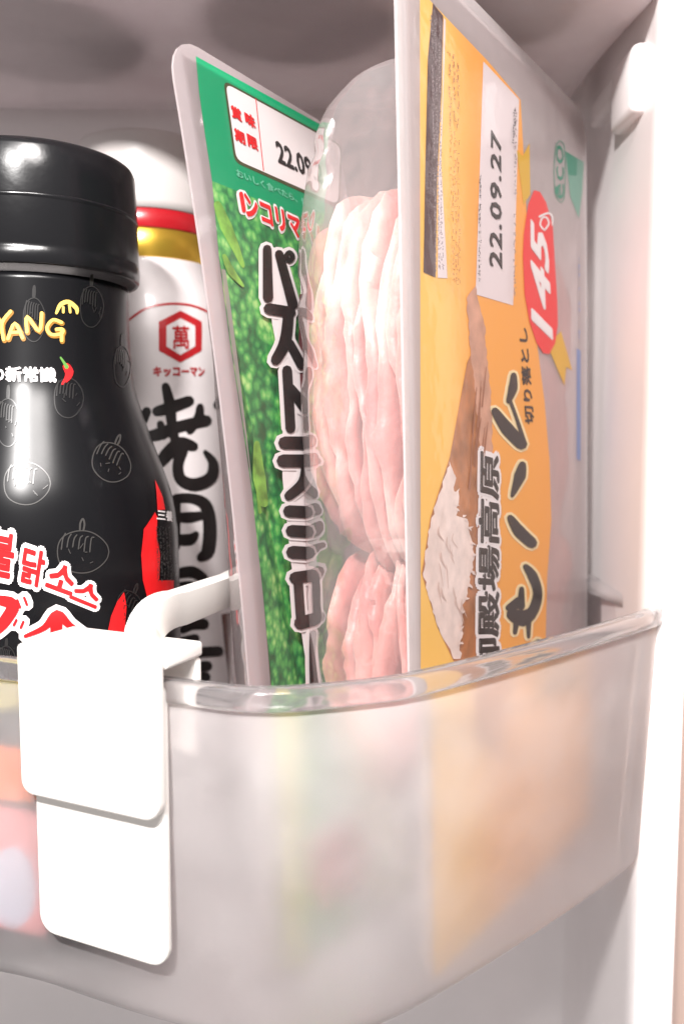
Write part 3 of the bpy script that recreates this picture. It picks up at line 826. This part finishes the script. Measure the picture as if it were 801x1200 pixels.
pr.strokes('stem_print', [([(254, 240), (264, 265), (276, 292), (284, 312)], [9, 14, 9, 4]), ([(262, 300), (270, 318), (284, 335)], [5, 9, 3])], .018, M['stem'], br)
pr.strokes('stem_print', [([(300, 520), (303, 560), (309, 590)], [7, 15, 9]), ([(298, 545), (304, 600)], [4, 4])], .018, M['stem'], br)
pr.poly('yellow_strip', [(322, 842), (341, 842), (347, 1000), (346, 1100), (331, 1111), (328, 1000)], .018, M['ylw2'], br)
pr.poly('serving_photo', [(352, 985), (410, 940), (420, 1010), (356, 1050)], .018, M['patch_p'], br)
# date box
def rounded(pts, k=.16):
    o = []; n = len(pts)
    for i in range(n):
        p0, p1, p2 = np.array(pts[i-1], float), np.array(pts[i], float), np.array(pts[(i+1) % n], float)
        a = p1+(p0-p1)*min(k, 9/np.linalg.norm(p0-p1)); b = p1+(p2-p1)*min(k, 9/np.linalg.norm(p2-p1))
        for t in (0, .25, .5, .75, 1): o.append(tuple(qb(a, p1, b, t)))
    return o
date = pr.poly('date_box', rounded([(261, 94), (400, 170), (397, 245), (274, 190)]), .018, M['line_brown'], gt)
pr.poly('date_field', rounded([(263.5, 98), (398, 171.5), (395, 240), (276, 187.5)]), .024, M['white_ink'], date)
pr.strokes('divider_line', [([(298.5, 116), (307.5, 200)], 1.0)], .030, M['red_ink'], date)
for ch, x, y in (('賞', 276, 132), ('味', 292, 140), ('期', 280, 159), ('限', 295, 166)):
    pr.text('best_before_lettering', ch, (x-5, y+5), (x+6, y+11), (x-7, y-9), .030, M['red_ink'], date, .05)
pr.text('date_digits', '22.09.2', (325, 190), (378, 216), (321, 165), .030, M['ink'], date, .03)
pr.text('slogan', 'おいしく食べたら、健康に', (277, 207), (374, 249), (275, 197), .018, M['pale_text'], panel, .03)
pr.text('brand_outline', 'ンコリマハム', (288, 254), (381, 293), (284, 225), .020, M['white_ink'], gt, .11)
pr.text('brand_lettering', 'ンコリマハム', (288, 253), (381, 292), (284, 226), .034, M['red_ink'], gt, .045)
pr.strokes('brand_outline', [([(281, 227), (284.5, 247)], 5)], .019, M['white_ink'], gt, 2.6)
pr.strokes('brand_lettering', [([(281, 227), (284.5, 247)], 4.6)], .034, M['red_ink'], gt)
kata = [([(311, 292), (312, 349)], [8, 10]), ([(325, 298), (341, 357)], [8, 10]),
        ([(333, 300), (337, 296), (341, 301), (337, 306), (333, 301)], 3.6),
        ([(313, 362), (338, 366)], 11), ([(336, 365), (332, 400), (321, 422)], [10, 12, 10]), ([(337, 402), (351, 428)], [8, 9]),
        ([(334, 434), (338, 502)], 9.5), ([(338, 455), (356, 478)], [9, 12]),
        ([(331, 519), (358, 519)], 13), ([(329, 540), (358, 540)], 13), ([(357, 541), (353, 565), (336, 581)], [10, 11, 9]),
        ([(336, 599), (357, 600)], 12), ([(339, 622), (358, 623)], 12), ([(340, 647), (359, 648)], 13),
        ([(343, 677), (364, 674)], 12), ([(346, 675), (350, 732)], 9), ([(349, 730), (366, 725)], 13), ([(367, 676), (369, 724)], 7),
        ([(364, 742), (363, 768), (365, 802)], [6, 5, 8])]
pr.poly('meat_photo', [(350, 345), (366, 342), (368, 500), (358, 505), (348, 470)], .018, M['maroon'], gt)
pr.strokes('title_outline', kata, .024, M['white_ink'], gt, 5.0)
pr.poly('title_backing', [(309, 288), (330, 292), (350, 430), (358, 600), (366, 800), (361, 800), (352, 740), (340, 660), (330, 560), (330, 440), (318, 380)], .021, M['white_ink'], gt)
pr.strokes('title_lettering', kata, .048, M['ink'], gt, 1.1)
lid(gp_, gt, go, .078)
ham_lump(gp_, gt, 'pastrami_slices', 3.4, 8.0, .62, 2.4, 6.4, .42, M['pastrami'], 11, .08)

# --- ham packet
HD = 17.45
hn = [(462, -96), (470, 300), (480, 800), (487, 1190)]
hp = Pack(hn, [HD]*4, 12.1, (.545, .838))
hp.z0 = FZ; hp.H = hp.z1-hp.z0
ht = thing('meat_packet', hp(6, 0), 'clear blister packet of pink ham with an orange label and red weight badge', 'food packet')
ho = pack_shell(hp, ht, 3.6, .80, M['flange2'], M['blister'], (10, 4.2), lambda t: 1.0, 2.2)
hr = Print(hp, (2, 10))
ua, ub = hr.ab((512, 500))[0], hr.ab((560, 500))[0]
M['orange'] = panel_print((.93, .54, .115), (.88, .37, .055), tuple(hp.w), (ua-6)*.01, (ub-6)*.01)
panel = hr.poly('label_panel', [(491, -12), (505, 3), (570, 71), (609, 117), (613, 190), (616, 250), (620, 330), (628, 400), (637, 470), (643, 540), (645, 610), (640, 680), (638, 770), (640, 860), (638, 948), (496, 1137), (492, 800)], .012, M['orange'], ht)
mt = hr.poly('mountain', [(546, 425), (558, 400), (572, 470), (576, 560), (574, 780), (560, 900), (535, 880), (531, 776), (511, 734), (493, 672), (503, 607), (526, 535)], .020, M['brownp'], panel)
hr.poly('mountain_haze', [(545, 350), (556, 335), (566, 380), (574, 470), (576, 540), (562, 530), (553, 440)], .022, M['pinkbr'], mt, jag=1.2)
hr.poly('snow_cap', [(525, 540), (533, 560), (531, 578), (537, 572), (533, 604), (546, 608), (553, 640), (553, 665), (546, 690), (541, 715), (538, 772), (530, 772), (511, 733), (494, 672), (503, 612), (515, 575)], .023, M['snow'], mt, jag=1.8)
r5 = random.Random(5); st = []
for k in range(16):
    x = r5.uniform(512, 540); y = r5.uniform(612, 715); st.append(([(x, y), (x+r5.uniform(-1, 2), y+8), (x+r5.uniform(2, 6), y+r5.uniform(14, 28))], [.5, r5.uniform(.9, 2.2), .4]))
tongue = []
for x, y in ((531, 560), (534, 575), (536, 592), (545, 606), (549, 620), (553, 634), (554, 650), (553, 668), (549, 684), (545, 700), (542, 716), (540, 735), (539, 755)):
    for _ in range(2):
        a_ = r5.uniform(-.7, .7); L_ = r5.uniform(3, 7); x0, y0 = x+r5.uniform(-4, 0), y+r5.uniform(-5, 5)
        tongue.append(([(x0, y0), (x0+L_*.4, y0+L_*a_*.5), (x0+L_*.6, y0+L_*a_)], [r5.uniform(2, 3.4), 1.6, .4]))
hr.strokes('snow_tongue', tongue, .025, M['snow'], mt)
hr.strokes('ridge_shade', [([(x_, y_), (x_+r5.uniform(-6, -2), y_+r5.uniform(25, 60))], [.6, r5.uniform(1, 2.6)]) for x_, y_ in [(r5.uniform(549, 570), r5.uniform(430, 600)) for _ in range(16)]], .0235, M['ridge'], mt)
hr.strokes('snow_gully', [q for q in st if q[0][0][1] < 672+(q[0][0][0]-500)*1.4], .027, M['snowline'], mt)
# ingredient table and small print at the near side
dk = hr.poly('ingredient_table', [(506, 4), (518, 19), (516, 110), (511, 206), (509, 325), (495, 319), (497, 200), (500, 69)], .018, M['darkbrown'], panel)
for k in range(3): micro(hr, 'table_print', (504+k*4.4, 18+k*4), (498.5+k*3.7, 316), 3.2, .024, M['greytext'], dk, 50+k, 4.5, .95)
hr.poly('table_edge', [(518.5, 21), (521, 24), (515.5, 190), (523, 326), (511.5, 325.5), (512.5, 205), (517.5, 110)], .018, M['lilac'], panel)
for k in range(3): micro(hr, 'small_print', (525+k*5.0, 60+k*3), (524.5+k*3.6, 330), 3.4, .018, M['browntext'], panel, 60+k, 6.5, .75)
dl = hr.poly('date_label', [(565, 72), (607, 117), (600, 358), (556, 345)], .018, M['lilac'], panel)
hr.text('date_digits', '22.09.27', (586.5, 315), (585, 160), (572, 311), .024, M['ink'], dl, .02, p3=(574, 153), spacing=1.1)
micro(hr, 'label_print', (561, 205), (557, 338), 3.0, .024, M['ink'], dl, 71, 5.5, .9)
micro(hr, 'label_print', (603, 125), (596, 352), 3.2, .024, M['greytext'], dl, 72, 5.0, .8); micro(hr, 'label_print', (602, 128), (598, 168), 3.4, .026, M['ink'], dl, 73, 3.5, 1)
# place name in outlined characters, running up the packet
hr.text('place_outline', '御殿場高原', (582, 797), (582, 536), (557, 800), .030, M['outline'], panel, .15, p3=(560, 530))
hr.text('place_lettering', '御殿場高原', (582, 797), (582, 536), (557, 800), .040, M['ink'], panel, .038, p3=(560, 530))
mu = [([(600, 440), (599, 455), (594, 470)], [7, 11, 6]), ([(596, 470), (604, 492), (612, 518)], [4, 4, 6]), ([(578, 482), (592, 502), (609, 520)], [9, 15, 14]),
      ([(610, 545), (607, 558), (598, 581)], [9, 14, 4]), ([(596, 607), (606, 622), (621, 636)], [8, 14, 13]),
      ([(614, 664), (622, 675), (628, 695), (622, 716), (610, 724), (598, 720)], [7, 12, 11, 13, 20, 14]), ([(594, 712), (606, 706)], [8, 14]), ([(609, 690), (608, 710)], [6, 10]), ([(604, 722), (601, 741)], [8, 5]), ([(617, 718), (617, 746)], [8, 4]),
      ([(628, 752), (622, 762), (610, 775)], [7, 10, 8]), ([(600, 800), (625, 790)], 14), ([(598, 830), (626, 822)], 12)]
hr.strokes('product_outline', mu, .018, M['outline2'], panel, 3.2)
hr.strokes('product_lettering', mu, .036, M['ink'], panel)
hr.text('cut_lettering', '切り落とし', (624.5, 496), (616, 385), (614, 497), .018, M['ink'], panel, .03, p3=(606.5, 384))
# ribbon and weight badge, eco mark
hr.poly('ribbon', [(604, 176), (611, 183), (619, 168), (620, 228), (612, 240)], .022, M['ribbon'], ht)
hr.poly('ribbon', [(640, 405), (656, 388), (669, 434), (662, 430), (660, 452)], .022, M['ribbon'], ht)
bd = hr.poly('weight_badge', [(624, 223), (617, 240), (612, 275), (611, 300), (613, 345), (619, 378), (627, 402), (635, 414), (642, 415), (649, 402), (652, 380), (651, 350), (648, 300), (646, 265), (638, 237), (631, 225)], .030, M['badge'], ht)
hr.text('weight_lettering', '145', (645, 396), (639, 284), (621, 384), .038, M['white_ink'], bd, .03, p3=(620, 268), shear=.10)
hr.strokes('weight_lettering', [([(636, 270), (631, 264), (633, 256), (638, 255), (641, 262), (636, 270)], 2.0), ([(630, 254), (640, 250), (645, 254), (645, 264)], [2.4, 2.2, 2.0, 1.4])], .038, M['white_ink'], bd)
ec = hr.poly('eco_mark', [(661, 177), (683, 190), (681, 225), (677, 256), (667, 231), (664, 205)], .018, M['eco2'], ht)
hr.poly('eco_band', [(661, 177), (675, 186), (674, 206), (665, 205)], .022, M['eco'], ec)
hr.strokes('eco_ring', [([(655, 165), (660, 172), (661, 200), (660, 230), (656, 237), (650, 228), (648, 200), (650, 172), (655, 165)], .9)], .018, M['eco'], ec)
hr.text('eco_lettering', 'eco', (660, 233), (659, 172), (651, 234), .018, M['eco'], ec, 0, p3=(650, 168))
hr.strokes('eco_dot', [([(651, 221), (651, 226)], 5)], .024, M['eco'], ec)
hr.poly('barcode_strip', [(674.5, 408), (679, 411), (679, 540), (674.5, 538)], .018, M['blue_ink'], ht)
micro(hr, 'edge_print', (677, 300), (676.5, 400), 1.6, .018, M['blue_ink'], ht, 80, 6, .7)
fog = lid(hp, ht, ho, .005); fog.name = 'window_film'; fog.data.materials[0] = M['window']
lid(hp, ht, ho, .062)
zc = lambda y, d=19.0: at_d(430, y, d)[2]-hp.z0
def ham_slice(pk, root, w, va, vb, seed, mat, near=.95, amp=.16, T=.36):
    """one thin slice of ham lying in the tub, wavy, with a ragged rounded rim"""
    uc = (near+pk.W-near)/2; ru = uc-near; vc, rv = (va+vb)/2, (vb-va)/2
    NR, NA = 9, 96; org = ORIG[root.name]
    def top(x, y):
        p = Vector((x*.55+seed*3.1, y*.42, seed*1.7))
        return amp*noise.noise(p)*1.5+amp*.8*math.sin(x*1.5+y*.55+seed*2.4)*noise.noise(p*.6)+amp*.4*noise.noise(p*3.1)
    vs, fs = [], []
    for side in (1, -1):
        for r in range(NR+1):
            rho = (r/NR)**.6
            for a in range(NA):
                t = 2*math.pi*a/NA; c, s_ = math.cos(t), math.sin(t); e_ = 4.0
                k = (abs(c)**e_+abs(s_)**e_)**(-1/e_)
                rag = 1+.035*noise.noise(Vector((c*2, s_*4, seed*5.0)))+.03*noise.noise(Vector((c*7, s_*22, seed*9.0)))+.012*noise.noise(Vector((c*20, s_*60, seed)))
                x = uc+ru*c*k*rho*rag; y = vc+rv*s_*k*rho*(1+.05*noise.noise(Vector((c*2, s_*2, seed*3.0))))
                x = min(max(x, pk.tub[0]+.06), pk.tub[1]-.06)
                th = T*.5*math.sqrt(max(0, 1-rho**8))
                lim = max(.05, tub_depth(pk, x, y)*.95-.05)
                vs.append(W(pk(x, y, -.06-min(max(.02, w+top(x, y)+side*th), lim-(.02 if side < 0 else 0))))-org)
    n1 = (NR+1)*NA
    for sd in (0, 1):
        for r in range(NR):
            for a in range(NA):
                q = [sd*n1+r*NA+a, sd*n1+r*NA+(a+1) % NA, sd*n1+(r+1)*NA+(a+1) % NA, sd*n1+(r+1)*NA+a]
                fs.append(tuple(q if sd else q[::-1]))
    me = bpy.data.meshes.new('ham_slice'); me.from_pydata(vs, [], fs); me.update()
    bm = bmesh.new(); bm.from_mesh(me); bmesh.ops.remove_doubles(bm, verts=bm.verts, dist=2e-6); bmesh.ops.recalc_face_normals(bm, faces=bm.faces); bm.to_mesh(me); bm.free()
    return link('ham_slice', me, mat, root, True)
rh = random.Random(12)
for k in range(11):
    w = .22+.30*k
    t0 = 200+rh.uniform(-22, 30)+(30 if k > 8 else 0); t1 = 705+rh.uniform(-10, 14)-(k*6 if k > 5 else 0)
    ham_slice(hp, ht, w, zc(t1), zc(t0), 1.0+k*1.37, M['ham'], .92+rh.uniform(-.04, .12)+(.12 if k % 4 == 2 else 0), .24, .44)
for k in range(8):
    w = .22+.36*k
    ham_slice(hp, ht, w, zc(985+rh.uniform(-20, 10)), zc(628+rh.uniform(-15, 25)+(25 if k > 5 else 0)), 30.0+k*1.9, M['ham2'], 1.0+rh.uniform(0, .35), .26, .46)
